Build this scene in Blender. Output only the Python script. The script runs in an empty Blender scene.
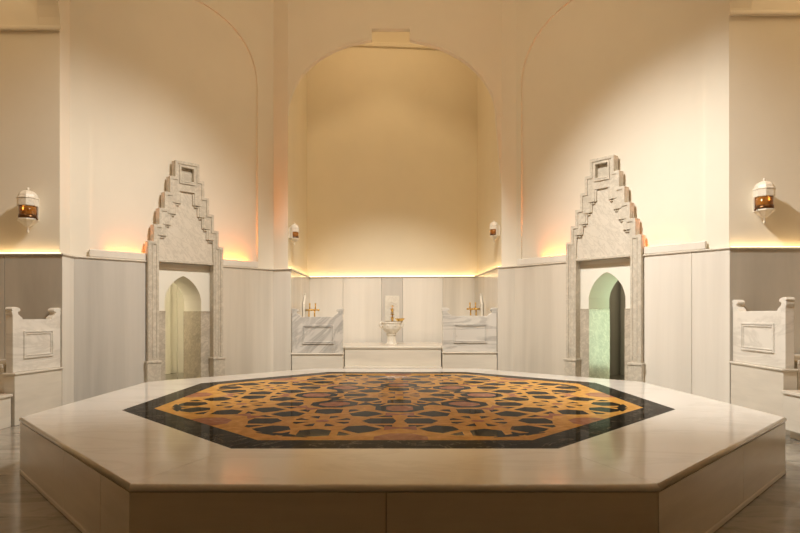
import bpy, bmesh, math, random
from mathutils import Vector, Matrix
random.seed(7)
scene = bpy.context.scene
COL = scene.collection
PI = math.pi

# ------------------------------------------------------------------ camera
CAMZ = 1.4
cam_d = bpy.data.cameras.new('camera')
cam = bpy.data.objects.new('camera', cam_d); COL.objects.link(cam)
cam.location = (0, 0, CAMZ); cam.rotation_euler = (PI/2, 0, 0)
cam_d.sensor_width = 36.0; cam_d.lens = 575/800*36
cam_d.shift_x = 4/800; cam_d.shift_y = 49.2/800
cam_d.clip_start = 0.05
scene.camera = cam
scene.view_settings.view_transform = 'Standard'
scene.view_settings.look = 'None'
scene.view_settings.exposure = 0.12
scene.cycles.max_bounces = 10
scene.cycles.diffuse_bounces = 6
scene.cycles.glossy_bounces = 5
scene.cycles.caustics_reflective = False
scene.cycles.caustics_refractive = False
scene.cycles.sample_clamp_indirect = 4.0

# ------------------------------------------------------------------ materials
def srgb(r, g, b):
    f = lambda c: (c/12.92 if c <= .04045 else ((c+.055)/1.055)**2.4)
    return (f(r/255), f(g/255), f(b/255), 1)

class NT:
    def __init__(s, name):
        s.m = bpy.data.materials.new(name); s.m.use_nodes = True
        s.t = s.m.node_tree; s.n = s.t.nodes; s.l = s.t.links
        s.b = s.n['Principled BSDF']
    def tex(s):
        return s.n.new('ShaderNodeTexCoord').outputs['Object']
    def mapping(s, src, scale=(1,1,1), rot=(0,0,0)):
        m = s.n.new('ShaderNodeMapping'); s.l.new(src, m.inputs['Vector'])
        m.inputs['Scale'].default_value = scale; m.inputs['Rotation'].default_value = rot
        return m.outputs['Vector']
    def noise(s, vec, scale, detail=5, rough=.55, dist=0.0):
        n = s.n.new('ShaderNodeTexNoise'); s.l.new(vec, n.inputs['Vector'])
        n.inputs['Scale'].default_value = scale; n.inputs['Detail'].default_value = detail
        n.inputs['Roughness'].default_value = rough; n.inputs['Distortion'].default_value = dist
        return n.outputs['Fac']
    def ramp(s, fac, stops):
        r = s.n.new('ShaderNodeValToRGB'); s.l.new(fac, r.inputs['Fac'])
        e = r.color_ramp.elements
        while len(e) < len(stops): e.new(.5)
        for k, (p, c) in enumerate(stops):
            e[k].position = p; e[k].color = c if len(c) == 4 else (*c, 1)
        return r.outputs['Color']
    def mix(s, fac, a, b, mode='MIX'):
        n = s.n.new('ShaderNodeMix'); n.data_type = 'RGBA'; n.blend_type = mode
        for sock, v in ((n.inputs[0], fac), (n.inputs[6], a), (n.inputs[7], b)):
            if isinstance(v, bpy.types.NodeSocket): s.l.new(v, sock)
            else: sock.default_value = v
        return n.outputs[2]
    def bump(s, h, strength=.1, dist=.01):
        n = s.n.new('ShaderNodeBump'); s.l.new(h, n.inputs['Height'])
        n.inputs['Strength'].default_value = strength; n.inputs['Distance'].default_value = dist
        s.l.new(n.outputs['Normal'], s.b.inputs['Normal'])
    def done(s, color=None, rough=.5, metal=0, coat=0, spec=.5):
        if color is not None:
            if isinstance(color, bpy.types.NodeSocket): s.l.new(color, s.b.inputs['Base Color'])
            else: s.b.inputs['Base Color'].default_value = color
        s.b.inputs['Roughness'].default_value = rough
        s.b.inputs['Metallic'].default_value = metal
        s.b.inputs['Coat Weight'].default_value = coat
        s.b.inputs['Coat Roughness'].default_value = .03
        s.b.inputs['Specular IOR Level'].default_value = spec
        return s.m

def g(v, w=0.0):            # warm grey helper (linear)
    return (v*(1+w*.6), v, v*(1-w), 1)

def plaster(name, col):
    t = NT(name); c = t.tex()
    f = t.noise(c, .9, 4, .6); f2 = t.noise(c, 38, 3, .6)
    k = t.ramp(f, [(.3, tuple(v*.95 for v in col)), (.7, col)])
    t.bump(f2, .05, .004)
    return t.done(k, .7, spec=.25)

def streaked(name, light, dark, scale=(5, 5, .22), rough=.16, amount=.75, rot=(0,0,0), fine=True):
    """marble with long soft parallel grey streaks"""
    t = NT(name); c = t.tex()
    v = t.mapping(c, scale, rot)
    f = t.noise(v, 1.0, 5, .55, .35)
    k = t.ramp(f, [(.30, dark), (.47, tuple(a*.6+b*.4 for a, b in zip(light, dark))), (.62, light)])
    f2 = t.noise(t.mapping(c, tuple(q*3.2 for q in scale), rot), 1.0, 4, .6, .2)
    k2 = t.ramp(f2, [(.32, tuple(.86 for q in light[:3])), (.6, (1, 1, 1))])
    out = t.mix(.55 if fine else .2, k, k2, 'MULTIPLY')
    out = t.mix(amount, light, out)
    return t.done(out, rough)

def veined(name, light, dark, scale=2.0, rot=(0,0,0), stretch=(1,1,1), rough=.18, width=.06, cloud=.25, dist=1.1):
    """marble with distorted dark veins"""
    t = NT(name); c = t.tex()
    v = t.mapping(t.mapping(c, (1, 1, 1), rot), stretch)
    f = t.noise(v, scale, 7, .6, dist)
    k = t.ramp(f, [(.5-width, light), (.5, dark), (.5+width, light)])
    f2 = t.noise(v, scale*.6, 4, .5, .5)
    cl = t.ramp(f2, [(.35, tuple(q*(1-cloud) for q in light[:3])), (.65, light)])
    out = t.mix(.5, k, cl)
    return t.done(out, rough)

M = {}
M['plaster'] = plaster('cream plaster', (.81, .76, .66, 1))
M['plaster_niche'] = plaster('niche plaster', (.80, .72, .56, 1))
M['white_plaster'] = plaster('white plaster', (.88, .86, .78, 1))
M['shaded'] = plaster('shaded brown plaster', (.68, .57, .42, 1))  # shade put into the colour: unseen walls and ceiling return less bounce
M['dado'] = streaked('streaked grey marble', g(.70, .12), g(.47, .13), (1.6, 1.6, .10), amount=.8)  # beige tone also carries the weaker light on panels near the doors
M['dado_b'] = streaked('pale streaked marble', g(.80, .08), g(.60, .10), (1.5, 1.5, .08), amount=.7)
M['dado_c'] = streaked('dimmed grey streaked marble', g(.62, .07), g(.39, .07), (1.8, 1.8, .10), amount=.8)  # deeper grey stone, darkened further for the weak light on the left panels
M['dado_dim'] = streaked('shaded brown grey streaked marble', (.50, .46, .40, 1), (.36, .33, .285, 1), (1.6, 2.0, .35), .14)  # wainscot marble with the shade of the side niches put into its colour
M['white'] = veined('polished white marble', g(.84, .03), g(.70, .05), 1.1, stretch=(.5, 1.6, 1), rough=.12, width=.05, cloud=.08)
M['bench'] = streaked('bench marble', g(.70, .12), g(.54, .13), (.7, .7, 5), .2, .6)
M['panel'] = veined('white bench end marble', g(.76, .08), g(.55, .1), 1.3, stretch=(.6, .6, 2), rough=.22, width=.05, cloud=.10)
M['panel_v'] = veined('grey veined bench end marble', g(.66, .07), g(.27, .04), 1.7, rot=(0, .75, 0), stretch=(.7, .7, 3.2), rough=.2, width=.09, cloud=.3)
M['panel_h'] = veined('banded bench end marble', g(.68, .07), g(.33, .06), 1.1, stretch=(.5, .5, 4.5), rough=.2, width=.07, cloud=.2)
M['portal'] = veined('mottled portal marble', (.69, .64, .55, 1), (.45, .41, .34, 1), 11, rough=.35, width=.12, cloud=.2, dist=.4)
M['portal_panel'] = veined('crackled portal marble', (.71, .66, .575, 1), (.50, .46, .39, 1), 9, stretch=(1.6, 1, .6), rot=(0, .7, 0), rough=.3, width=.06, cloud=.14, dist=.4)
M['jamb'] = veined('brecciated jamb marble', (.68, .62, .52, 1), (.40, .35, .28, 1), 6.5, rot=(.5, .4, 0), stretch=(1, 1, 1.6), rough=.25, width=.12, cloud=.35)
M['lantern'] = veined('lantern alabaster', (.80, .74, .64, 1), (.62, .56, .46, 1), 9, rough=.4, width=.06, cloud=.1)
M['basin'] = veined('basin marble', (.80, .76, .68, 1), (.62, .58, .5, 1), 8, rough=.25, width=.05, cloud=.1)
t = NT('gold metal'); f = t.noise(t.tex(), 30, 2)
M['gold'] = t.done(t.ramp(f, [(.3, (.72, .45, .12)), (.7, (.85, .58, .20))]), .22, 1)
t = NT('dark bronze'); f = t.noise(t.tex(), 40, 2)
M['bronze'] = t.done(t.ramp(f, [(.3, (.10, .045, .015)), (.7, (.17, .08, .03))]), .3, .8)
t = NT('red enamel'); f = t.noise(t.tex(), 60, 2)
M['red'] = t.done(t.ramp(f, [(.3, (.55, .20, .10)), (.7, (.62, .26, .14))]), .3)
t = NT('amber glass'); f = t.noise(t.tex(), 12, 2)
M['amber'] = t.done(t.ramp(f, [(.3, (.34, .11, .015)), (.7, (.50, .19, .03))]), .06, coat=.6)
t.b.inputs['Transmission Weight'].default_value = .35
t = NT('added glass glint'); t.b.inputs['Emission Strength'].default_value = 9  # glowing bead added as the highlight on the amber cup
t.b.inputs['Emission Color'].default_value = (1, .62, .22, 1)
M['glass_glint'] = t.done((1, .7, .35, 1), .5)
t = NT('shadow joint'); f = t.noise(t.tex(), 20, 2)
M['joint'] = t.done(t.ramp(f, [(.3, (.24, .22, .19)), (.7, (.28, .26, .22))]), .8)

def led(name, col, strength):
    t = NT(name); t.b.inputs['Emission Strength'].default_value = strength
    t.b.inputs['Emission Color'].default_value = col
    return t.done((.9, .85, .7, 1), .5)
M['led'] = led('warm light strip', (1, .66, .30, 1), 9)

def tiles(name):
    t = NT(name); c = t.tex()
    b = t.n.new('ShaderNodeTexBrick'); t.l.new(c, b.inputs['Vector'])
    b.inputs['Scale'].default_value = 1.0; b.offset = 0.5
    b.inputs['Brick Width'].default_value = 1.15; b.inputs['Row Height'].default_value = .8
    b.inputs['Mortar Size'].default_value = .004
    b.inputs['Color1'].default_value = g(.20, .14); b.inputs['Color2'].default_value = g(.40, .12)
    b.inputs['Mortar'].default_value = g(.22, .1)
    f = t.noise(t.mapping(c, (1.2, 3.0, 1), (0, 0, .5)), 1.3, 6, .6, .9)
    k = t.ramp(f, [(.35, (.55, .52, .47)), (.52, (.95, .94, .92)), (.7, (.8, .78, .74))])
    return t.done(t.mix(1.0, b.outputs['Color'], k, 'MULTIPLY'), .14)
M['floor'] = tiles('floor marble tiles')

# expression helper for the inlay
class X:
    T = None
    def __init__(s, sock): s.s = sock
    @staticmethod
    def op(o, a, b=None, c=None):
        n = X.T.n.new('ShaderNodeMath'); n.operation = o
        for k, v in enumerate((a, b, c)):
            if v is None: continue
            if isinstance(v, X): X.T.l.new(v.s, n.inputs[k])
            else: n.inputs[k].default_value = v
        return X(n.outputs[0])
    def __add__(s, o): return X.op('ADD', s, o)
    __radd__ = __add__
    def __sub__(s, o): return X.op('SUBTRACT', s, o)
    def __rsub__(s, o): return X.op('SUBTRACT', o, s)
    def __mul__(s, o): return X.op('MULTIPLY', s, o)
    __rmul__ = __mul__
    def __lt__(s, o): return X.op('LESS_THAN', s, o)
    def __gt__(s, o): return X.op('GREATER_THAN', s, o)
    def __abs__(s): return X.op('ABSOLUTE', s)
def xmax(a, b): return X.op('MAXIMUM', a, b)
def xmin(a, b): return X.op('MINIMUM', a, b)

def inlay():
    t = NT('octagonal star inlay'); X.T = t
    c = t.tex()
    sp = t.n.new('ShaderNodeSeparateXYZ'); t.l.new(c, sp.inputs[0])
    px, py = X(sp.outputs[0]), X(sp.outputs[1])
    S, Cn = math.sin(PI/8), math.cos(PI/8)
    def fold(x, y):
        x, y = abs(x), abs(y)
        a, b = xmax(x, y), xmin(x, y)
        d = xmax(b*Cn - a*S, 0.0)
        return a + d*(2*S), b - d*(2*Cn)
    u, v = fold(px, py)
    def rosette(a, b):
        petal = xmax(xmax(b - .125, .34 + b*.55 - a), a - (.635 - b*.22)) < 0
        sliver = xmax(xmax(.186 - b, a - .60), .46 - a) < 0
        bits = xmax(xmax(.045 - b, a - .235), .085 - a) < 0
        core = (a < .055)
        return xmax(petal, xmax(sliver, bits)), core
    d0, c0 = rosette(u, v)
    la, lb = fold(u - 1.61, v - .667)
    d1, c1 = rosette(la, lb)
    oa, ob = fold(u - .935, v)
    ringb = oa < .235
    red1 = xmax(oa - .155, abs(v) - .13) < 0
    ha, hb = fold(u - 2.33, v)
    red2 = ha < .20
    tt = u*Cn + v*S; nn = u*S - v*Cn
    bow1 = xmax(abs(tt - .75) - (.035 + nn*.75), nn - .12) < 0
    bow2 = xmax(abs(u - 1.285) - (.02 + v*.55), v - .13) < 0
    bow3 = xmax(abs(u - 1.92) - (.02 + v*.55), v - .13) < 0
    edge = xmax(abs(tt - 2.36) - (.055 - nn*.2), abs(nn - .13) - .10) < 0
    dark = xmax(xmax(d0, d1), xmax(ringb, xmax(bow1, edge)))
    red = xmax(xmax(red1, red2), xmax(bow2, xmax(bow3, xmax(c0, c1))))
    f = t.noise(c, 9, 6, .65, .6); f2 = t.noise(c, 2.2, 3)
    yel = t.ramp(f, [(.3, (.53, .27, .06)), (.6, (.70, .39, .10)), (.8, (.80, .50, .18))])
    blk = t.ramp(f, [(.35, (.010, .010, .008)), (.65, (.024, .022, .017)), (.8, (.06, .05, .04))])
    rd = t.ramp(f, [(.35, (.32, .13, .07)), (.6, (.45, .21, .12)), (.78, (.58, .36, .25))])
    k = t.mix(dark.s, yel, blk); k = t.mix(red.s, k, rd)
    return t.done(k, .05, spec=.004)
M['inlay'] = inlay()
def border():
    t = NT('black marble border'); c = t.tex()
    f = t.noise(c, 2.2, 7, .6, 1.5)
    k = t.ramp(f, [(.488, (.022, .019, .015)), (.5, (.17, .15, .12)), (.512, (.022, .019, .015))])
    return t.done(k, .04, spec=.004)
M['border'] = border()

# ------------------------------------------------------------------ mesh helpers
def link(name, bm, mats, parent=None, smooth=False, bevel=0, seg=2, loc=None, rotz=0):
    me = bpy.data.meshes.new(name)
    bmesh.ops.recalc_face_normals(bm, faces=bm.faces)
    bm.to_mesh(me); bm.free()
    for m in (mats if isinstance(mats, (list, tuple)) else [mats]): me.materials.append(m)
    if smooth:
        for p in me.polygons: p.use_smooth = True
    o = bpy.data.objects.new(name, me); COL.objects.link(o)
    if parent: o.parent = parent
    if loc is not None: o.location = loc
    o.rotation_euler = (0, 0, rotz)
    if bevel:
        b = o.modifiers.new('bevel', 'BEVEL'); b.width = bevel; b.segments = seg
        b.limit_method = 'ANGLE'; b.angle_limit = math.radians(35)
        b.harden_normals = False
    return o

def tag(o, label=None, cat=None, group=None, kind=None):
    if label: o['label'] = label
    if cat: o['category'] = cat
    if group: o['group'] = group
    if kind: o['kind'] = kind
    return o
def struct(o): o['kind'] = 'structure'; return o
def thing(name, label, cat, loc=(0,0,0), rotz=0, group=None):
    o = bpy.data.objects.new(name, None); COL.objects.link(o)
    o.empty_display_size = .1
    o.location = loc; o.rotation_euler = (0, 0, rotz)
    return tag(o, label, cat, group)

def box(bm, x0, x1, y0, y1, z0, z1, mat=0):
    v = [bm.verts.new(p) for p in ((x0,y0,z0),(x1,y0,z0),(x1,y1,z0),(x0,y1,z0),(x0,y0,z1),(x1,y0,z1),(x1,y1,z1),(x0,y1,z1))]
    for f in ((0,3,2,1),(4,5,6,7),(0,1,5,4),(1,2,6,5),(2,3,7,6),(3,0,4,7)):
        bm.faces.new([v[i] for i in f]).material_index = mat
def boxes(*bs):
    bm = bmesh.new()
    for b in bs: box(bm, *b)
    return bm

def plate(bm, outer, holes, y0, y1, mat=0):
    """prism of a polygon with holes given in (x, z), from y0 to y1"""
    loops = [outer] + list(holes)
    def layer(y):
        vs = []; es = []
        for lp in loops:
            vv = [bm.verts.new((x, y, z)) for x, z in lp]
            es += [bm.edges.new((vv[i], vv[(i+1) % len(vv)])) for i in range(len(vv))]
            vs.append(vv)
        r = bmesh.ops.triangle_fill(bm, use_beauty=True, use_dissolve=False, edges=es)
        for f in r['geom']:
            if isinstance(f, bmesh.types.BMFace): f.material_index = mat
        return vs
    a, b = layer(y0), layer(y1)
    for va, vb in zip(a, b):
        n = len(va)
        for i in range(n):
            j = (i+1) % n
            bm.faces.new((va[i], va[j], vb[j], vb[i])).material_index = mat

def lathe(bm, prof, n=24, cx=0, cy=0, a0=0.0, mat=0, cap=True, squash=1.0):
    rings = []
    for r, z in prof:
        rings.append([bm.verts.new((cx + max(r, 1e-4)*math.cos(a0+2*PI*i/n), cy + max(r, 1e-4)*math.sin(a0+2*PI*i/n)*squash, z)) for i in range(n)])
    for a, b in zip(rings, rings[1:]):
        for i in range(n):
            j = (i+1) % n
            bm.faces.new((a[i], a[j], b[j], b[i])).material_index = mat
    if cap:
        bm.faces.new(list(reversed(rings[0]))).material_index = mat
        bm.faces.new(rings[-1]).material_index = mat

def tube(bm, pts, r, n=10, mat=0):
    pts = [Vector(p) for p in pts]
    rings = []
    up0 = None
    for i, p in enumerate(pts):
        d = (pts[min(i+1, len(pts)-1)] - pts[max(i-1, 0)]).normalized()
        ref = Vector((0,0,1)) if abs(d.z) < .9 else Vector((1,0,0))
        if up0 is not None: ref = up0
        s = d.cross(ref).normalized(); u = s.cross(d).normalized(); up0 = u
        rr = r[i] if isinstance(r, (list, tuple)) else r
        rings.append([bm.verts.new(p + s*rr*math.cos(2*PI*k/n) + u*rr*math.sin(2*PI*k/n)) for k in range(n)])
    for a, b in zip(rings, rings[1:]):
        for i in range(n):
            j = (i+1) % n
            bm.faces.new((a[i], a[j], b[j], b[i])).material_index = mat
    bm.faces.new(rings[0]); bm.faces.new(list(reversed(rings[-1])))

def ball(bm, x, y, z, r, sz=1.0):
    m = Matrix.Translation((x, y, z)) @ Matrix.Diagonal((1, 1, sz, 1))
    bmesh.ops.create_uvsphere(bm, u_segments=14, v_segments=9, radius=r, matrix=m)

# ------------------------------------------------------------------ plan of the hall (measured at the wainscot ledge)
P = [(-7.6, 8.15), (-4.73, 8.15), (-4.75, 8.48), (-2.32, 10.88), (-1.965, 10.74), (-1.956, 13.05),
     (1.83, 13.35), (1.92, 10.82), (2.185, 10.64), (4.585, 7.90), (7.6, 7.90)]
P = [Vector(p) for p in P]
def ledge_z(x):
    return 2.285 + (max(-2.0, min(4.6, x)) + 2.0)/6.6*.06
TOP = 8.6
def dirs(i):
    e = (P[i+1]-P[i]).normalized(); return e, Vector((-e.y, e.x))
def offs(i, d):
    """plan vertex i pushed away from the room by d (mitred)"""
    if i == 0: return P[0] + dirs(0)[1]*d
    if i == len(P)-1: return P[-1] + dirs(len(P)-2)[1]*d
    n1, n2 = dirs(i-1)[1], dirs(i)[1]
    m = (n1+n2).normalized()
    return P[i] + m*(d/max(.35, m.dot(n1)))
def seg_frame(i):
    e, n = dirs(i); return (P[i].x, P[i].y, 0), math.atan2(e.y, e.x)
def to_local(i, q):
    e, n = dirs(i); r = Vector(q) - P[i]; return r.dot(e), r.dot(n)

def mitre_prism(bm, i, o0, o1, z0, z1, mat=0, a=None, b=None, inset=0.0):
    """slab along plan segment i between offsets o0 and o1 in the local frame of the segment; a/b = explicit local x limits"""
    q = []
    for o in (o0, o1):
        xs = to_local(i, offs(i, o))[0] if a is None else a
        xe = to_local(i, offs(i+1, o))[0] if b is None else b
        q.append((xs+inset, xe-inset))
    v = []
    for z in (0, 1):
        for (xs, xe), o in zip(q, (o0, o1)):
            for x in (xs, xe):
                wx = P[i].x + dirs(i)[0].x*x
                base = z0(wx) if callable(z0) else z0
                top = z1(wx) if callable(z1) else z1
                v.append(bm.verts.new((x, o, base if z == 0 else top)))
    # order: z0:(o0 s, o0 e, o1 s, o1 e) z1: ...
    for f in ((0,1,3,2),(4,6,7,5),(0,4,5,1),(2,3,7,6),(0,2,6,4),(1,5,7,3)):
        bm.faces.new([v[k] for k in f]).material_index = mat

def arch_pts(cx, hw, spring, rise, n=28, power=2.1, base=None):
    """outline (ccw from right foot) of a round topped opening"""
    pts = []
    for k in range(n+1):
        th = PI*k/n
        c, s = math.cos(th), math.sin(th)
        x = hw*math.copysign(abs(c)**(2/power), c); z = rise*abs(s)**(2/power)
        pts.append((cx+x, spring+z))
    if base is not None: pts = [(cx+hw, base)] + pts + [(cx-hw, base)]
    return pts

def pointed_pts(cx, hw, spring, rise, n=10, base=None):
    """four centred pointed arch"""
    pts = []
    for k in range(n+1):
        f = k/n
        x = hw*(1 - f); z = rise*(1-(1-f)**2.0)**.62*(.80) + rise*.20*f**1.2
        pts.append((cx+x, spring+z))
    pts += [(2*cx-x, z) for x, z in reversed(pts[:-1])]
    if base is not None: pts = [(cx+hw, base)] + pts + [(cx-hw, base)]
    return pts

# portal placement (local x on the diagonal walls)
W23, W89 = (P[3]-P[2]).length, (P[9]-P[8]).length
PORT_L, PORT_R = 1.70, W89*.478+.045
HALF = .65

# ------------------------------------------------------------------ floor, ceiling
struct(link('floor', boxes((-9, 9, -2.5, 16, -.2, 0)), M['floor']))
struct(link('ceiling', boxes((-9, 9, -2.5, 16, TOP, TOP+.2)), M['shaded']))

# ------------------------------------------------------------------ upper walls
UO, UB = .075, .35          # plaster face / back offset behind the ledge line
def simple_wall(name, i, mat='plaster', z0=0, zt=TOP):
    bm = bmesh.new(); mitre_prism(bm, i, UO, UB, z0, zt)
    loc, r = seg_frame(i)
    return struct(link(name, bm, M[mat], loc=loc, rotz=r))
simple_wall('wall_left', 0)
simple_wall('wall_left_pier', 1)
simple_wall('wall_back_left_pier', 3)
simple_wall('wall_back_left_return', 4, 'plaster_niche')
simple_wall('wall_back', 5, 'plaster_niche')
simple_wall('wall_back_right_return', 6, 'plaster_niche')
simple_wall('wall_back_right_pier', 7)
simple_wall('wall_right', 9)

def diagonal_wall(name, i, r0, r1, pc):
    """plaster wall with a shallow blind arch and the doorway gap"""
    loc, r = seg_frame(i)
    xs, xe = to_local(i, offs(i, UO))[0], to_local(i, offs(i+1, UO))[0]
    bm = bmesh.new()
    hole = arch_pts((r0+r1)/2, (r1-r0)/2, 5.6, 1.25, 30, 2.3, base=2.25)
    outer = [(xs, 2.2), (xe, 2.2), (xe, TOP), (xs, TOP)]
    plate(bm, outer, [hole], UO, UO+.04)
    dw = .5
    back = [(xs, 0), (pc-dw, 0), (pc-dw, 2.28), (pc+dw, 2.28), (pc+dw, 0), (xe, 0), (xe, TOP), (xs, TOP)]
    plate(bm, back, [], UO+.04, UB)
    return struct(link(name, bm, M['plaster'], loc=loc, rotz=r))
diagonal_wall('wall_back_left', 2, W23*.07, W23*.915, PORT_L)
diagonal_wall('wall_back_right', 8, W89*.028, W89*.905, PORT_R)

# arch front of the back niche (between the two piers)
aL, aR = offs(4, UO), offs(7, UO)
def back_arch():
    e = (aR-aL).normalized(); W = (aR-aL).length; rz = math.atan2(e.y, e.x)
    c = W/2 - .075
    bm = bmesh.new()
    sp, rise = 5.18, 1.45
    hr = .95*(W-c)
    def arch(dl, dr, up, dz=0):
        R = [p for p in arch_pts(c, hr+dr, sp+dz, rise+up, 60, 2.0) if p[0] >= c]
        L = [p for p in arch_pts(c, c+dl, sp+dz, rise+up, 60, 2.1) if p[0] < c]
        return R + L
    crown = sp+rise
    ap = arch(0, 0, 0)
    nw = .36                                        # notch at the crown
    top = [p for p in ap if p[0] > c+nw] + [(c+nw, crown-.015), (c+nw, crown+.19), (c-nw, crown+.19), (c-nw, crown-.015)] + [p for p in ap if p[0] < c-nw]
    outl = [(0, sp), (0, TOP), (W, TOP), (W, sp-1.3)] + top[:-1]
    plate(bm, outl, [], 0, .12)
    o = struct(link('wall_back_arch', bm, M['plaster'], loc=(aL.x, aL.y, 0), rotz=rz))
    # raised band following the arch, broken at the crown
    bm = bmesh.new()
    inner = arch(0, .02, .03); outer = arch(0, .14, .38)
    for lo, hi in ((lambda x: x > c+nw+.01, 1), (lambda x: x < c-nw-.01, -1)):
        idx = [k for k in range(61) if lo(inner[k][0]) and lo(outer[k][0])]
        a = [inner[k] for k in idx]; b = [outer[k] for k in idx]
        n = len(a)
        vs = [[bm.verts.new((x, y, z)) for x, z in lst] for lst, y in ((a, -.012), (b, -.012), (a, 0), (b, 0))]
        for k in range(n-1):
            bm.faces.new((vs[0][k], vs[0][k+1], vs[1][k+1], vs[1][k]))
            bm.faces.new((vs[1][k], vs[1][k+1], vs[3][k+1], vs[3][k]))
            bm.faces.new((vs[0][k], vs[0][k+1], vs[2][k+1], vs[2][k]))
        for k in (0, n-1): bm.faces.new((vs[0][k], vs[1][k], vs[3][k], vs[2][k]))
    struct(link('trim_1', bm, M['plaster'], loc=(aL.x, aL.y, 0), rotz=rz))
back_arch()
# cornice high on the back wall
bm = bmesh.new(); mitre_prism(bm, 5, UO-.07, UO, 7.58, 7.68); 
struct(link('trim_2', bm, M['plaster_niche'], loc=seg_frame(5)[0], rotz=seg_frame(5)[1], bevel=.02))
bm = bmesh.new(); mitre_prism(bm, 0, UO-.05, UO, 5.47, 5.53)
struct(link('trim_3', bm, M['plaster'], loc=seg_frame(0)[0], rotz=seg_frame(0)[1], bevel=.015))
bm = bmesh.new(); mitre_prism(bm, 9, UO-.05, UO, 5.55, 5.61)
struct(link('trim_4', bm, M['plaster'], loc=seg_frame(9)[0], rotz=seg_frame(9)[1], bevel=.015))

# side niches: arch fronts, near walls, outer walls (mostly beyond the frame)
def side_arch(name, p0, p1):
    p0, p1 = Vector(p0), Vector(p1); e = (p1-p0).normalized(); W = (p1-p0).length
    bm = bmesh.new()
    sp = 5.5
    outl = [(0, sp), (0, TOP), (W, TOP)] + arch_pts(W/2, W/2, sp, 1.4, 30, 2.1)[:-1]
    plate(bm, outl, [], 0, .3)
    struct(link(name, bm, M['plaster'], loc=(p0.x, p0.y, 0), rotz=math.atan2(e.y, e.x)))
side_arch('wall_left_arch', (-4.80, 4.25), (-4.80, 8.22))
side_arch('wall_right_arch', (4.62, 7.97), (4.62, 4.25))
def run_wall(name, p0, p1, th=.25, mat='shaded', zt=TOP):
    p0, p1 = Vector(p0), Vector(p1); e = (p1-p0).normalized()
    struct(link(name, boxes((0, (p1-p0).length, 0, th, 0, zt)), M[mat], loc=(p0.x, p0.y, 0), rotz=math.atan2(e.y, e.x)))
run_wall('wall_left_niche_end', (-7.35, 4.0), (-7.35, 8.5))
run_wall('wall_left_niche_near', (-4.8, 4.25), (-7.6, 4.25))
run_wall('wall_right_niche_end', (7.35, 8.3), (7.35, 4.0))
run_wall('wall_right_niche_near', (7.6, 4.25), (4.6, 4.25))
run_wall('wall_front_left', (-2.1, 1.6), (-4.8, 4.25))
run_wall('wall_front_right', (4.6, 4.25), (2.1, 1.6))
run_wall('wall_front_left_return', (-2.1, -2.0), (-2.1, 1.6))
run_wall('wall_front_right_return', (2.1, 1.6), (2.1, -2.0))
run_wall('wall_front', (2.4, -2.0), (-2.4, -2.0))

# ------------------------------------------------------------------ marble wainscot, panel by panel with open joints
LH = .032                                         # ledge height
def wainscot(name, i, cuts, mats, o0=.0, o1=.07, end_a=None, end_b=None, z0=0.0):
    loc, r = seg_frame(i)
    L = (P[i+1]-P[i]).length
    a = 0.0 if end_a is None else end_a; b = L if end_b is None else end_b
    xs = [None if end_a is None else a] + list(cuts) + [None if end_b is None else b]
    bm = bmesh.new(); names = []
    for k in range(len(xs)-1):
        mt = mats[k % len(mats)]
        if mt not in names: names.append(mt)
        s, e = xs[k], xs[k+1]
        # mitred at room corners, 3 mm joints inside
        q = []
        for o in (o0, o1):
            x_s = (to_local(i, offs(i, o))[0] if s is None else s+.0025)
            x_e = (to_local(i, offs(i+1, o))[0] if e is None else e-.0025)
            q.append((x_s, x_e))
        v = []
        for z in (0, 1):
            for (x_s, x_e), o in zip(q, (o0, o1)):
                for x in (x_s, x_e):
                    v.append(bm.verts.new((x, o, z0 if z == 0 else ledge_z(P[i].x + dirs(i)[0].x*x)-LH)))
        for f in ((0,1,3,2),(4,6,7,5),(0,4,5,1),(2,3,7,6),(0,2,6,4),(1,5,7,3)):
            bm.faces.new([v[j] for j in f]).material_index = names.index(mt)
    return struct(link(name, bm, [M[n] for n in names], loc=loc, rotz=r, bevel=.003, seg=1))
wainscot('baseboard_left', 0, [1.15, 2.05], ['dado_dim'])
wainscot('baseboard_left_pier', 1, [], ['dado_b'])
wainscot('baseboard_back_left', 2, [], ['dado_c'], end_b=PORT_L-HALF-.01)
wainscot('baseboard_back_left_inner', 2, [], ['dado'], end_a=PORT_L+HALF+.01)
wainscot('baseboard_back_left_pier', 3, [], ['dado_b'])
wainscot('baseboard_back_left_return', 4, [1.1], ['dado', 'dado_b'])
LB = (P[6]-P[5]).length
wainscot('baseboard_back', 5, [.75, LB/2-.27, LB/2+.22, LB-.75], ['dado_b', 'dado_b', 'dado_c', 'dado_b', 'dado'])
wainscot('baseboard_back_right_return', 6, [1.2], ['dado', 'dado_b'])
wainscot('baseboard_back_right_pier', 7, [], ['dado'])
wainscot('baseboard_back_right', 8, [], ['dado'], end_b=PORT_R-HALF-.01)
wainscot('baseboard_back_right_outer', 8, [W89-.5], ['dado_b', 'dado_b', 'dado_b'], end_a=PORT_R+HALF+.01)
wainscot('baseboard_right', 9, [1.0, 1.9], ['dado_dim'])

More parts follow.
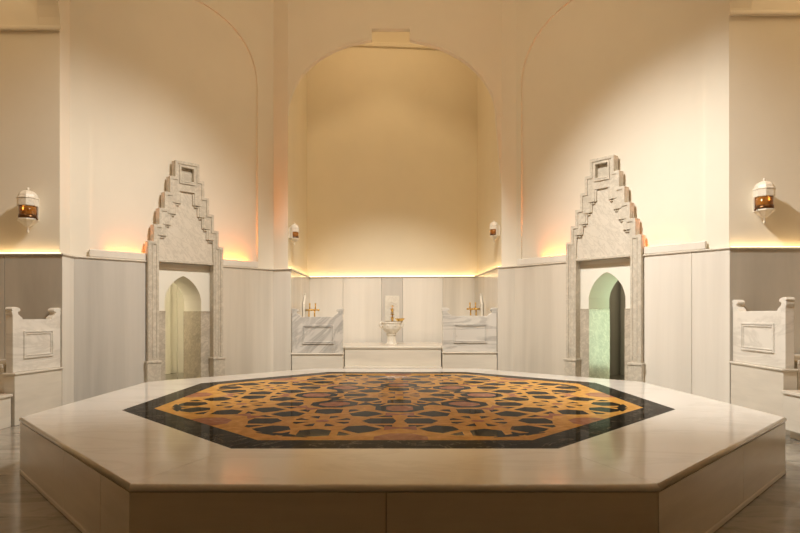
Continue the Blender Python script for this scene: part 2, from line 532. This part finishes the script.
# the ledge capping it (a rounded nosing), with light strips on top where the photo glows
trim_no = [5]
def ledge(i, a=None, b=None, strip=False, mat='dado'):
    loc, r = seg_frame(i)
    bm = bmesh.new()
    prof = [(-.020, -.026), (-.026, -.016), (-.020, -.004), (-.010, 0), (.075, 0), (.075, -.032), (-.012, -.032)]
    ends = []
    for end in (0, 1):
        ring = []
        for o, dz in prof:
            x = ((to_local(i, offs(i+end, o))[0]) if (a, b)[end] is None else (a, b)[end])
            ring.append(bm.verts.new((x, o, ledge_z(P[i].x + dirs(i)[0].x*x)+dz)))
        ends.append(ring)
    n = len(prof)
    for k in range(n):
        bm.faces.new((ends[0][k], ends[1][k], ends[1][(k+1) % n], ends[0][(k+1) % n]))
    bm.faces.new(ends[0]); bm.faces.new(list(reversed(ends[1])))
    o = struct(link('trim_%d' % trim_no[0], bm, M[mat], loc=loc, rotz=r)); trim_no[0] += 1
    if strip:
        bm = bmesh.new()
        mitre_prism(bm, i, .012, .040, lambda x: ledge_z(x)+.0005, lambda x: ledge_z(x)+.008, inset=.02)
        link('light_strip', bm, M['led'], o)
ledge(0, strip=True, mat='dado_c'); ledge(1); ledge(2, b=PORT_L-HALF-.005)
ledge(2, a=PORT_L+HALF+.005); ledge(3)
ledge(4, strip=True); ledge(5, strip=True); ledge(6, strip=True)
ledge(7); ledge(8, b=PORT_R-HALF-.005); ledge(8, a=PORT_R+HALF+.005); ledge(9, strip=True)

# raised sills in the blind arches
def sill(i, a, b, h=.115):
    loc, r = seg_frame(i)
    bm = bmesh.new()
    mitre_prism(bm, i, -.012, .05, lambda x: ledge_z(x)+.0005, lambda x: ledge_z(x)+h, a=a, b=b)
    struct(link('trim_%d' % trim_no[0], bm, M['dado_b'], loc=loc, rotz=r, bevel=.012)); trim_no[0] += 1
sill(2, W23*.062, PORT_L-HALF-.01); sill(2, PORT_L+HALF+.01, W23*.905)
sill(8, W89*.02, PORT_R-HALF-.01); sill(8, PORT_R+HALF+.01, W89*.915)

# ------------------------------------------------------------------ stepped door surrounds
def stair(hw_top, hw_base, ztop, zlast, n, base):
    """symmetric stepped gable outline, ccw starting at bottom right"""
    pts = [(hw_base, base)]
    xs = [hw_base + (hw_top-hw_base)*k/n for k in range(n+1)]
    zs = [zlast + (ztop-zlast)*k/n for k in range(n+1)]
    for k in range(n+1):
        pts.append((xs[k], zs[k]))
        if k < n: pts.append((xs[k+1], zs[k]))
    return pts + [(-x, z) for x, z in reversed(pts)]

def portal(i, pc, label, dz, green, dt=0.0):
    e, n = dirs(i); base = P[i] + e*pc
    t = thing('door_surround', label, 'door surround', (base.x, base.y, 0), math.atan2(e.y, e.x), 'stepped marble door surrounds')
    top = 4.0 + dt
    # thick stepped frame, open in the middle
    outer = stair(.21, HALF, top, 2.60+dz, 5, .66)
    inner_up = stair(.13, .455, top-.50, 2.72+dz, 4, 2.31+dz)
    bm = bmesh.new()
    jamb_in = .47
    inner = [(jamb_in, .66)] + [(jamb_in, 2.31+dz)] + inner_up[1:-1] + [(-jamb_in, 2.31+dz), (-jamb_in, .66)]
    niche = [(-.105, top-.345), (.105, top-.345), (.105, top-.10), (-.105, top-.10)]
    # build as left + right halves joined: ring polygon
    ring = outer + list(reversed(inner))
    plate(bm, ring, [niche], -.065, .07)
    link('stepped_frame', bm, M['portal'], t, bevel=.006)
    # outer raised bead: a thinner stepped border proud of the frame
    bm = bmesh.new()
    o2 = stair(.21, HALF, top, 2.60+dz, 5, .67)
    i2 = stair(.165, HALF-.05, top-.05, 2.55+dz, 5, .67)
    plate(bm, o2 + list(reversed(i2)), [], -.080, -.065)
    i3 = stair(.13, .52, top-.50+.05, 2.77+dz-.0, 4, .67); i4 = stair(.13, .485, top-.50+.012, 2.73+dz, 4, .67)
    link('border_moulding', bm, M['portal'], t, bevel=.005)
    # little cornices under every inner step
    bm = bmesh.new()
    for k in range(4):
        x = .455 + (.13-.455)*k/4; z = 2.72+dz + (top-.50-2.72-dz)*k/4
        w = (.455-.13)/4
        for s in (-1, 1):
            for dd, hh, yy in ((0, .022, -.075), (.032, .016, -.06)):
                a, b = s*(x-w-.0), s*(x+.035)
                box(bm, min(a, b), max(a, b), yy, -.03, z-.022-dd, z-.022-dd+hh)
            a, b = s*(x-w+.02), s*(x-w-.03)
            box(bm, min(a, b), max(a, b), -.055, -.03, z-.02, z+.17)
    link('step_cornice', bm, M['portal'], t, bevel=.004)
    bm = bmesh.new()
    a1 = [(-.135, top-.375), (.135, top-.375), (.135, top-.07), (-.135, top-.07)]
    plate(bm, a1, [niche], -.085, -.065)
    box(bm, -.105, .105, -.005, .02, top-.345, top-.10)
    box(bm, -.105, .105, -.09, -.02, top-.345, top-.32)
    link('crown_niche', bm, M['portal'], t, bevel=.004)
    # flat gable panel
    bm = bmesh.new()
    pan = stair(.15, .48, top-.48, 2.74+dz, 4, 2.30+dz)
    plate(bm, pan, [], -.03, .06)
    link('gable_panel', bm, M['portal_panel'], t)
    bm = boxes((-.47, .47, -.06, .06, 2.275+dz, 2.315+dz))
    link('lintel', bm, M['portal'], t, bevel=.006)
    # jamb mouldings and plinths
    for s in (-1, 1):
        bm = bmesh.new()
        for a, b in ((.50, .515), (.56, .585)):
            box(bm, min(s*a, s*b), max(s*a, s*b), -.074, -.065, .72, 2.55+dz)
        link('jamb_moulding', bm, M['portal'], t, bevel=.004)
        bm = bmesh.new()
        x0, x1 = sorted((s*.455, s*(HALF+.02)))
        box(bm, x0, x1, -.10, .07, 0, .64); box(bm, x0-.012, x1+.012, -.112, .07, .64, .675)
        link('plinth', bm, M['portal'], t, bevel=.006)
    # thick arched infill: plaster above, marble below
    hw, spring, rise, D = .32, 1.66+dz, .41, .76
    da = 1.48 + dz*.9
    bm = bmesh.new()
    a = pointed_pts(0, hw, spring, rise, 12)
    outl = [(hw, da), *a, (-hw, da), (-.498, da), (-.498, 2.275+dz), (.498, 2.275+dz), (.498, da)]
    plate(bm, outl, [], .085, D)
    tag(link('plaster_arch', bm, M['white_plaster'], t), 'white plaster arch')
    for s in (-1, 1):
        x0, x1 = sorted((s*(hw-.012), s*.498))
        bm = boxes((x0, x1, .075, D, 0, da-.02), (x0, x1, .068, D, da-.02, da))
        tag(link('door_jamb', bm, M['jamb'], t, bevel=.004), 'mottled marble door jamb')
    # the passage behind
    fl = 1 if not green else -1
    xa, xb = (-1.2, 2.0) if fl == 1 else (-2.0, 1.2)
    Y1 = 4.4
    side = 'left' if fl == 1 else 'right'
    Lc, Rz = (base.x, base.y, 0), math.atan2(e.y, e.x)
    bm = bmesh.new()
    box(bm, xa, xb, Y1, Y1+.15, 0, 3.2); box(bm, xa-.15, xa, .9, Y1+.15, 0, 3.2); box(bm, xb, xb+.15, .9, Y1+.15, 0, 3.2)
    box(bm, xa-.15, xb+.15, .9, Y1+.15, 3.2, 3.3)
    box(bm, xa, -.5, .76, .9, 0, 3.2); box(bm, .5, xb, .76, .9, 0, 3.2); box(bm, -.5, .5, .76, .9, 2.3, 3.2)
    for k in range(5):
        x = fl*(.35 + k*.38)
        box(bm, x-.09, x+.09, Y1-.10-.03*(k % 2), Y1, 0, 3.2)
    struct(link('wall_%s_passage' % side, bm, M['white_plaster'] if fl == 1 else M['dado_c'], loc=Lc, rotz=Rz, bevel=.01))
    return t
port_l = portal(2, PORT_L, 'tall stepped grey marble door surround, the left one of the two, with cream light in its arch', .0, False, -.03)
port_r = portal(8, PORT_R, 'tall stepped grey marble door surround, the right one of the two, with green light in its arch', .04, True, -.05)

# ------------------------------------------------------------------ benches with carved end panels
def end_outline(W, body=.68, top=.84):
    ear = [(0, 0), (0, top-.115), (-.012, top-.085), (-.012, top-.055), (.0, top-.05), (-.022, top-.03), (-.006, top-.006), (.03, top), (.075, top-.004),
           (.115, top-.018), (.128, top-.04), (.118, top-.058), (.09, top-.062), (.085, top-.075), (.098, top-.10), (.135, top-.125), (.155, top-.135), (.165, body)]
    left = ear
    right = [(W-x, z) for x, z in reversed(ear)]
    return left + right               # clockwise seen from the room; triangle fill does not care

def bench(name, label, loc, rotz, W, zb, seat, depth, mats, panel_mat, flip_side, group='marble benches'):
    """local x along the front, y away from the hall, end panel on the front"""
    t = thing(name, label, 'bench', loc, rotz, group)
    bm = boxes((0, W, .0, .16, 0, zb-.028))
    link('base_block', bm, mats, t, bevel=.004)
    bm = boxes((-.014, W+.014, -.02, .17, zb-.028, zb))
    link('base_moulding', bm, mats, t, bevel=.009)
    bm = bmesh.new(); plate(bm, end_outline(W), [], .025, .125)
    for v in bm.verts: v.co.z += zb
    pn = link('end_panel', bm, panel_mat, t, bevel=.007)
    x0, x1, z0, z1 = .2*W, .82*W, zb+.17, zb+.53
    bm = bmesh.new()
    o = [(x0, z0), (x1, z0), (x1, z1), (x0, z1)]
    def ins(d): return [(x0+d, z0+d), (x1-d, z0+d), (x1-d, z1-d), (x0+d, z1-d)]
    plate(bm, o, [ins(.022)], .006, .025)
    plate(bm, ins(.03), [ins(.048)], .012, .025)
    link('raised_frame', bm, panel_mat, pn, bevel=.004)
    bm = boxes((.02, W-.01, .17, depth, 0, seat-.05))
    link('seat_riser', bm, mats, t)
    bm = boxes((.0, W-.005, .17, depth, seat-.05, seat))
    link('seat_slab', bm, mats, t, bevel=.01)
    return t

# back niche
bench('marble_bench', 'marble bench with diagonal grey veins on its end panel, left side of the back niche', (-1.955, 10.80, 0), 0, .955, .697, .79, 2.10, M['bench'], M['panel_v'], 0)
bench('marble_bench', 'marble bench with horizontal grey bands on its end panel, right side of the back niche', (.885, 10.86, 0), 0, 1.02, .715, .79, 2.20, M['bench'], M['panel_h'], 0)
t = thing('marble_bench', 'low plain marble bench along the back wall carrying the pedestal basin', 'bench', (-.06, 11.2, 0), 0, 'marble benches')
link('seat_riser', boxes((-.937, .94, .02, 1.8, .0, .755)), M['bench'], t)
link('seat_slab', boxes((-.937, .94, .0, 1.8, .755, .80)), M['bench'], t, bevel=.012)
tag(link('marble_step', boxes((-.996, .88, 10.98, 11.215, 0, .42)), M['bench'], bevel=.01), 'long white marble step in front of the plain back bench', 'step')

# left niche
e = Vector((-4.73, 8.15)) - Vector((-4.84, 7.3)); rz = math.atan2(e.y, e.x)
bench('marble_bench', 'marble bench with scrolled white end panel at the left edge under the shaded wall', (-4.84, 7.3, 0), rz, e.length-.006, .673, .78, 2.45, M['bench'], M['panel'], 0)
tag(link('marble_step', boxes((-5.5, -4.86, 4.6, 7.26, 0, .38), (-5.5, -4.84, 4.6, 7.27, .38, .415)), M['bench'], bevel=.006), 'low marble step at the left picture edge in front of the bench', 'step')
# right niche
e = Vector((4.50, 6.72)) - Vector((4.565, 7.84)); rz = math.atan2(e.y, e.x)
bench('marble_bench', 'marble bench with scrolled white end panel at the right edge beside the bright wainscot', (4.592, 7.888, 0), rz, e.length+.05, .779, .88, 2.6, M['bench'], M['panel'], 0)
tag(link('marble_step', boxes((4.44, 4.95, 4.6, 6.60, .10, .51), (4.42, 4.95, 4.6, 6.605, .51, .547), (4.52, 4.95, 4.6, 6.6, 0, .10)), M['bench'], bevel=.006), 'low marble step at the right picture edge in front of the bench', 'step')

# ------------------------------------------------------------------ pedestal basin, plaque with taps, bowl
bx, by, bz = -.095, 11.9, .80
t = thing('washbasin', 'carved white marble pedestal basin on the back bench', 'basin', (bx, by, bz))
bm = bmesh.new()
lathe(bm, [(.125, 0), (.125, .03), (.105, .045), (.095, .10), (.092, .17), (.10, .19)], 8, a0=PI/8)
link('pedestal', bm, M['basin'], t, bevel=.004)
bm = bmesh.new()
lathe(bm, [(.08, .19), (.105, .195), (.11, .215), (.095, .225), (.10, .235), (.155, .285), (.19, .335), (.20, .385), (.20, .43), (.215, .445), (.215, .47),
           (.185, .47), (.175, .43), (.165, .36), (.10, .29), (.001, .28)], 16, a0=PI/16)
link('bowl', bm, M['basin'], t, bevel=.004)
for s in (-1, 1):
    bm = bmesh.new()
    tube(bm, [(s*.19, -.03, .46), (s*.225, -.03, .45), (s*.235, -.03, .41), (s*.215, -.03, .375), (s*.18, -.03, .35)], [.028, .03, .03, .026, .02])
    link('lug', bm, M['basin'], t, smooth=True)
bm = bmesh.new()
for k in range(8):
    a = PI/8 + k*PI/4
    ball(bm, .19*math.cos(a), .19*math.sin(a), .40, .022, 1.3)
link('carved_boss', bm, M['basin'], t, smooth=True)['kind'] = 'stuff'

t = thing('hammam_bowl', 'shallow gold bowl resting on the right rim of the pedestal basin', 'bowl', (bx+.175, by-.03, bz+.482))
bm = bmesh.new()
lathe(bm, [(.001, 0.002), (.05, .002), (.06, .008), (.09, .04), (.105, .062), (.112, .064), (.10, .060), (.085, .04), (.055, .014), (.001, .012)], 20)
link('bowl_body', bm, M['gold'], t, smooth=True)
bm = bmesh.new(); ball(bm, 0, 0, .018, .018, .7); link('centre_boss', bm, M['gold'], t, smooth=True)

yb = 13.12
t = thing('tap_plaque', 'white carved marble plaque with arch motif behind the pedestal basin', 'plaque', (-.09, yb+.07, 1.27), math.atan2(.3, 3.786))
bm = boxes((-.165, .165, -.03, .0, 0, .59)); link('slab', bm, M['basin'], t, bevel=.004)
bm = bmesh.new()
plate(bm, [(-.15, .015), (.15, .015), (.15, .575), (-.15, .575)], [pointed_pts(0, .115, .30, .13, 8, base=.03)], -.042, -.03)
link('arch_relief', bm, M['basin'], t, bevel=.003)
def wall_tap(label, x, y, z, rz):
    t = thing('brass_tap', label, 'tap', (x, y, z), rz, 'gold taps above the basin')
    bm = bmesh.new()
    tube(bm, [(0, 0, 0), (0, -.05, 0)], .024); ball(bm, 0, -.06, 0, .034, 1.1)
    tube(bm, [(0, -.06, 0), (0, -.12, .0), (0, -.145, -.02), (0, -.15, -.06)], [.016, .016, .016, .019])
    link('spout', bm, M['gold'], t, smooth=True)
    bm = bmesh.new()
    tube(bm, [(0, -.06, .03), (0, -.06, .09)], .009); 
    link('valve_stem', bm, M['red'], t, smooth=True)
    bm = bmesh.new()
    tube(bm, [(-.045, -.06, .088), (.045, -.06, .088)], .008); ball(bm, 0, -.06, .092, .016)
    link('cross_handle', bm, M['gold'], t, smooth=True)
wall_tap('small gold tap on the carved plaque, the upper of the two', -.09, yb+.028, 1.27+.26, math.atan2(.3, 3.786))
wall_tap('small gold tap on the carved plaque, the lower of the two', -.09, yb+.028, 1.27+.07, math.atan2(.3, 3.786))

def side_taps(label, x, y, z, s):
    """pair of taps on a pipe in front of the side wall of the niche; s = +1 sticks out towards +x"""
    t = thing('brass_mixer_tap', label, 'tap', (x, y, z), 0 if s > 0 else PI, 'gold double taps in the back niche')
    bm = bmesh.new()
    tube(bm, [(.14, -.16, 0), (.14, .16, 0)], .017)
    tube(bm, [(0, -.08, 0), (.14, -.08, 0)], .018); tube(bm, [(0, .08, 0), (.14, .08, 0)], .018)
    tube(bm, [(.0, 0, 0), (.25, 0, 0)], .014)
    ball(bm, .14, -.17, 0, .026); ball(bm, .14, .17, 0, .026); ball(bm, .26, 0, 0, .022)
    link('pipe', bm, M['gold'], t, smooth=True)
    for k in (.08, .20):
        bm = bmesh.new()
        tube(bm, [(k, -.05, 0), (k, -.05, .12)], [.015, .012]); ball(bm, k, -.05, .125, .020)
        link('valve', bm, M['gold'], t, smooth=True)
        bm = bmesh.new()
        tube(bm, [(k-.015, -.05, -.01), (k-.015, -.06, -.06), (k-.015, -.06, -.14)], [.015, .014, .018])
        link('spout', bm, M['gold'], t, smooth=True)
    return t
side_taps('gold double tap behind the diagonally veined bench end, left', -1.902, 12.2, 1.52, 1)
side_taps('gold double tap behind the horizontally banded bench end, right', 1.808, 12.45, 1.545, -1)
for (x, y, s, lab) in ((-1.953, 12.2, 1, 'slender pointed white marble plaque by the left double tap'), (1.858, 12.45, -1, 'slender pointed white marble plaque by the right double tap')):
    t = thing('pointed_plaque', lab, 'plaque', (x, y, 1.30), s*PI/2, 'pointed plaques')
    bm = bmesh.new()
    plate(bm, [(-.17, 0), (.17, 0), (.17, .35), (.09, .42), (.03, .50), (0, .56), (-.03, .50), (-.09, .42), (-.17, .35)], [], -.045, -.002)
    link('slab', bm, M['basin'], t, bevel=.005)
    bm = bmesh.new(); tube(bm, [(0, -.025, .54), (0, -.025, .58)], [.02, .006]); link('finial', bm, M['basin'], t, smooth=True)

# ------------------------------------------------------------------ wall lanterns
def lantern(label, x, y, z, rz, s=1.0, roll=PI/8, h=1):
    """on a wall at y (local y=0 is the wall face, -y is into the room)"""
    t = thing('wall_lantern', label, 'wall lamp', (x, y, z), rz, 'marble wall lanterns')
    t.scale = (s, s, s)
    cy = -.165
    R = .134
    bm = bmesh.new()
    lathe(bm, [(R*.93, .045), (R*1.0, .05), (R*1.0, .145), (R*1.06, .15), (R*1.06, .162), (R*.96, .17), (R*.90, .205), (R*.72, .24), (R*.42, .262), (R*.15, .272), (.012, .278)], 8, 0, cy, roll)
    link('hood', bm, M['lantern'], t, bevel=.003)
    bm = bmesh.new()
    ball(bm, 0, cy, .292, .020, 1.1); tube(bm, [(0, cy, .27), (0, cy, .315)], [.012, .006])
    link('finial', bm, M['lantern'], t, smooth=True)
    bm = bmesh.new()
    # back plate wraps the glass from behind
    n = 7; 
    for k in range(n):
        a0, a1 = PI*.10 + PI*.80*k/n, PI*.10 + PI*.80*(k+1)/n
        ri, ro = R*.88, R*1.0
        q = [(r*math.cos(a), cy + r*math.sin(a)) for r, a in ((ri, a0), (ro, a0), (ro, a1), (ri, a1))]
        lo = [bm.verts.new((X_, Y_, -.135)) for X_, Y_ in q]; hi = [bm.verts.new((X_, Y_, .05)) for X_, Y_ in q]
        bm.faces.new(lo); bm.faces.new(hi)
        for m in range(4): bm.faces.new((lo[m], lo[(m+1) % 4], hi[(m+1) % 4], hi[m]))
    box(bm, -.05, .05, cy+R*.9, 0, -.13, .17)
    link('back_shell', bm, M['lantern'], t)
    bm = bmesh.new()
    lathe(bm, [(.095, -.118), (.108, -.09), (.112, -.03), (.114, .046), (.108, .046), (.104, -.03), (.098, -.085), (.001, -.10)], 24, 0, cy)
    gl = link('glass_cup', bm, M['amber'], t, smooth=True); tag(gl, 'amber glass cup')
    bm = bmesh.new()
    lathe(bm, [(.114, -.128), (.118, -.115), (.116, -.075), (.112, -.075), (.108, -.11)], 24, 0, cy)
    tube(bm, [(h*.10, cy-.03, -.115), (h*.155, cy-.05, -.125), (h*.165, cy-.055, -.15)], [.010, .010, .014])
    tag(link('holder_ring', bm, M['bronze'], t, smooth=True), 'dark bronze holder ring with a small hook')
    bm = bmesh.new(); tube(bm, [(0, cy-.095, -.02), (0, cy-.1, .0), (0, cy-.098, .02)], [.008, .010, .003])
    bm2 = bmesh.new(); ball(bm2, 0, cy-.10, .0, .012, 1.9); bm.free()
    tag(link('glass_glint', bm2, M['glass_glint'], t, smooth=True), 'tiny added glow for the highlight on the glass')
    bm = bmesh.new()
    lathe(bm, [(.015, -.245), (.05, -.225), (.085, -.19), (.115, -.165), (.135, -.15), (.135, -.13), (.09, -.128)], 8, 0, cy, roll)
    link('bottom_dish', bm, M['lantern'], t, bevel=.003)
    bm = bmesh.new()
    lathe(bm, [(.004, -.325), (.016, -.312), (.020, -.297), (.010, -.275), (.018, -.25), (.016, -.24)], 12, 0, cy)
    link('drop_finial', bm, M['lantern'], t, smooth=True)
    return t
lantern('octagonal white marble wall lantern with amber cup on the left shaded wall', -5.16, 8.15+UO, 2.885, 0)
lantern('octagonal white marble wall lantern with amber cup on the right shaded wall', 5.005, 7.90+UO, 2.965, 0, .97, h=-1)
lantern('marble wall lantern seen in profile at the left edge of the back niche', -1.964-UO, 10.95, 2.96, PI/2, .66)
lantern('marble wall lantern seen in profile at the right edge of the back niche', 1.912+UO, 11.02, 3.02, -PI/2, .66)

# ------------------------------------------------------------------ heated platform in the middle
V = [Vector(p) for p in ((-1.425, 3.06), (1.405, 3.06), (3.46, 5.09), (3.37, 7.84), (1.39, 9.80), (-1.41, 9.80), (-3.40, 7.84), (-3.34, 5.09))]
IC = Vector((.035, 6.53)); IA = 2.665
IV = [Vector(p) for p in ((-1.115, 3.894), (1.10, 3.894), (2.69, 5.53), (2.68, 7.72), (1.115, 9.20), (-1.085, 9.20), (-2.60, 7.66), (-2.615, 5.48))]
def octv(ap, k):
    return mitre_in(IV, k, IA-ap)
def mitre_in(L, k, d):
    a, b, c = L[k-1], L[k], L[(k+1) % 8]
    e1, e2 = (b-a).normalized(), (c-b).normalized()
    n1, n2 = Vector((-e1.y, e1.x)), Vector((-e2.y, e2.x))
    m = (n1+n2).normalized()
    return b + m*(d/m.dot(n1))
t = thing('marble_platform', 'large octagonal white marble platform with a black and ochre star inlay, middle of the hall', 'platform', (IC.x, IC.y, 0))
ZT = .5
def inset_v(k, d):
    a, b, c = V[k-1], V[k], V[(k+1) % 8]
    e1, e2 = (b-a).normalized(), (c-b).normalized()
    n1, n2 = Vector((-e1.y, e1.x)), Vector((-e2.y, e2.x))
    m = (n1+n2).normalized()
    return b + m*(d/m.dot(n1))
def loc3(v, z): return (v.x-IC.x, v.y-IC.y, z)
prof = [(.02, ZT-.045), (.012, ZT-.042), (.003, ZT-.034), (0, ZT-.024), (.002, ZT-.012), (.008, ZT-.004), (.018, ZT)]
for k in range(8):
    k2 = (k+1) % 8
    bm = bmesh.new()
    rows = []
    for kk, ko, sgn in ((k, k2, 1), (k2, k, -1)):
        row = []
        ev = (V[k2]-V[k]).normalized()*.0012*sgn
        for d, z in prof: row.append(bm.verts.new(loc3(inset_v(kk, d)+ev, z)))
        row.append(bm.verts.new(loc3(octv(IA, kk)+ev, ZT)))
        row.append(bm.verts.new(loc3(octv(IA, kk)+ev, ZT-.045)))
        rows.append(row)
    n = len(rows[0])
    for m in range(n):
        f = bm.faces.new((rows[0][m], rows[1][m], rows[1][(m+1) % n], rows[0][(m+1) % n]))
        f.smooth = m < 6
    bm.faces.new(rows[0]); bm.faces.new(list(reversed(rows[1])))
    link('top_slab', bm, M['white'], t)
    # side panels
    cuts = {0: [.485], 1: [.55], 7: [.52, .82], 3: [.5], 5: [.5]}.get(k, [.5])
    fr = [0] + cuts + [1]
    A, B = inset_v(k, .009), inset_v(k2, .009); A2, B2 = inset_v(k, .06), inset_v(k2, .06)
    for f0, f1 in zip(fr, fr[1:]):
        bm = bmesh.new()
        g0 = .0022/(B-A).length
        vs = []
        for z in (.045, ZT-.045):
            for (a, b) in ((A, B), (A2, B2)):
                for f in (f0+g0, f1-g0): vs.append(bm.verts.new(loc3(a.lerp(b, f), z)))
        for q in ((0,1,3,2),(4,6,7,5),(0,4,5,1),(2,3,7,6),(0,2,6,4),(1,5,7,3)): bm.faces.new([vs[j] for j in q])
        link('side_panel', bm, M['bench'], t)
bm = bmesh.new()
lo = [bm.verts.new(loc3(inset_v(k, .004), 0)) for k in range(8)]; hi = [bm.verts.new(loc3(inset_v(k, .004), .045)) for k in range(8)]
bm.faces.new(hi); bm.faces.new(list(reversed(lo)))
for k in range(8): bm.faces.new((lo[k], lo[(k+1) % 8], hi[(k+1) % 8], hi[k]))
link('base_plinth', bm, M['bench'], t, bevel=.01)
bm = bmesh.new()
IB = 2.40
for k in range(8):
    k2 = (k+1) % 8
    vs = [bm.verts.new(loc3(octv(a, kk), z)) for z in (ZT-.03, ZT) for a, kk in ((IA-.0015, k), (IA-.0015, k2), (IB, k2), (IB, k))]
    for q in ((0,1,2,3),(4,5,6,7),(0,1,5,4),(1,2,6,5),(2,3,7,6),(3,0,4,7)): bm.faces.new([vs[j] for j in q])
tag(link('inlay_border', bm, M['border'], t), 'black marble border of the inlay')
bm = bmesh.new()
lo = [bm.verts.new(loc3(octv(IB-.001, k), ZT-.03)) for k in range(8)]; hi = [bm.verts.new(loc3(octv(IB-.001, k), ZT)) for k in range(8)]
bm.faces.new(hi); bm.faces.new(list(reversed(lo)))
for k in range(8): bm.faces.new((lo[k], lo[(k+1) % 8], hi[(k+1) % 8], hi[k]))
tag(link('star_inlay', bm, M['inlay'], t), 'ochre, black and red geometric star inlay')

# ------------------------------------------------------------------ light
def spot(name, loc, target, energy, size, blend, col, radius=.12):
    d = bpy.data.lights.new(name, 'SPOT'); d.energy = energy; d.color = col
    d.spot_size = math.radians(size); d.spot_blend = blend; d.shadow_soft_size = radius
    o = bpy.data.objects.new(name, d); COL.objects.link(o); o.location = loc
    o.rotation_euler = (Vector(target)-Vector(loc)).to_track_quat('-Z', 'Y').to_euler()
    return o
def point(name, loc, energy, col, radius=.1):
    d = bpy.data.lights.new(name, 'POINT'); d.energy = energy; d.color = col; d.shadow_soft_size = radius
    o = bpy.data.objects.new(name, d); COL.objects.link(o); o.location = loc; return o
def area(name, loc, target, energy, sx, sy, col, spread=180):
    d = bpy.data.lights.new(name, 'AREA'); d.energy = energy; d.color = col
    d.shape = 'RECTANGLE'; d.size = sx; d.size_y = sy; d.spread = math.radians(spread)
    o = bpy.data.objects.new(name, d); COL.objects.link(o); o.location = loc
    o.rotation_euler = (Vector(target)-Vector(loc)).to_track_quat('-Z', 'Y').to_euler()
    return o
WARM = (1, .74, .43); WW = (1, .965, .89)
spot('downlight_left', (.9, 5.6, 7.6), (-4.8, 8.3, .6), 1700, 62, 1.0, WW)
spot('downlight_right', (-.9, 5.6, 7.6), (4.7, 7.9, .6), 2750, 62, 1.0, WW)
spot('downlight_back', (0, 6.0, 7.8), (0, 12.2, .4), 2200, 44, .8, WW)
spot('dome_fill', (0, 4.6, 8.0), (0, 11.5, 4.0), 530, 150, 1.0, WARM, 1.0)  # wide warm fill added to lift the upper walls
area('niche_fill', (-.05, 11.35, 8.3), (-.05, 12.6, 3.0), 26, 2.6, .8, WARM)  # soft fills added high in the three niches, no fixture of their own
area('niche_fill', (-6.1, 6.4, 8.3), (-6.1, 7.4, 2.0), 40, 1.6, 2.0, WARM)
area('niche_fill', (6.0, 6.4, 8.3), (6.0, 7.4, 2.0), 50, 1.6, 2.0, WARM)
# orange uplights tucked behind the sills
def uplight(i, x, energy, L=.54, col=(1, .22, .025)):
    e, n = dirs(i); p = P[i] + e*x + n*.09
    z = ledge_z(p.x) + .02
    o = area('uplight', (p.x, p.y, z), (p.x+n.x*.02, p.y+n.y*.02, z+1), energy, L, .03, col, 110)
    o.rotation_euler = (PI, 0, math.atan2(e.y, e.x))
uplight(2, PORT_L-HALF-.3, 4); uplight(2, PORT_L+HALF+.30, 10)
uplight(8, PORT_R-HALF-.30, 10); uplight(8, PORT_R+HALF+.3, 4)
# passages
def in_portal(i, pc, x, y, z):
    e, n = dirs(i); q = P[i] + e*pc + e*x + n*y; return (q.x, q.y, z)
point('passage_light', in_portal(2, PORT_L, -.55, 1.9, 2.5), 60, (1, .85, .62), .12)
area('passage_green_light', in_portal(8, PORT_R, .55, 1.75, 1.15), in_portal(8, PORT_R, -.32, .45, 1.05), 19, .7, 1.5, (.78, 1.0, .64))
point('passage_glow', in_portal(8, PORT_R, -.9, 2.6, 2.6), 22, (1, .8, .55), .12)

w = bpy.data.worlds.new('world'); scene.world = w; w.use_nodes = True
w.node_tree.nodes['Background'].inputs[0].default_value = (1, .8, .55, 1)
w.node_tree.nodes['Background'].inputs[1].default_value = .05
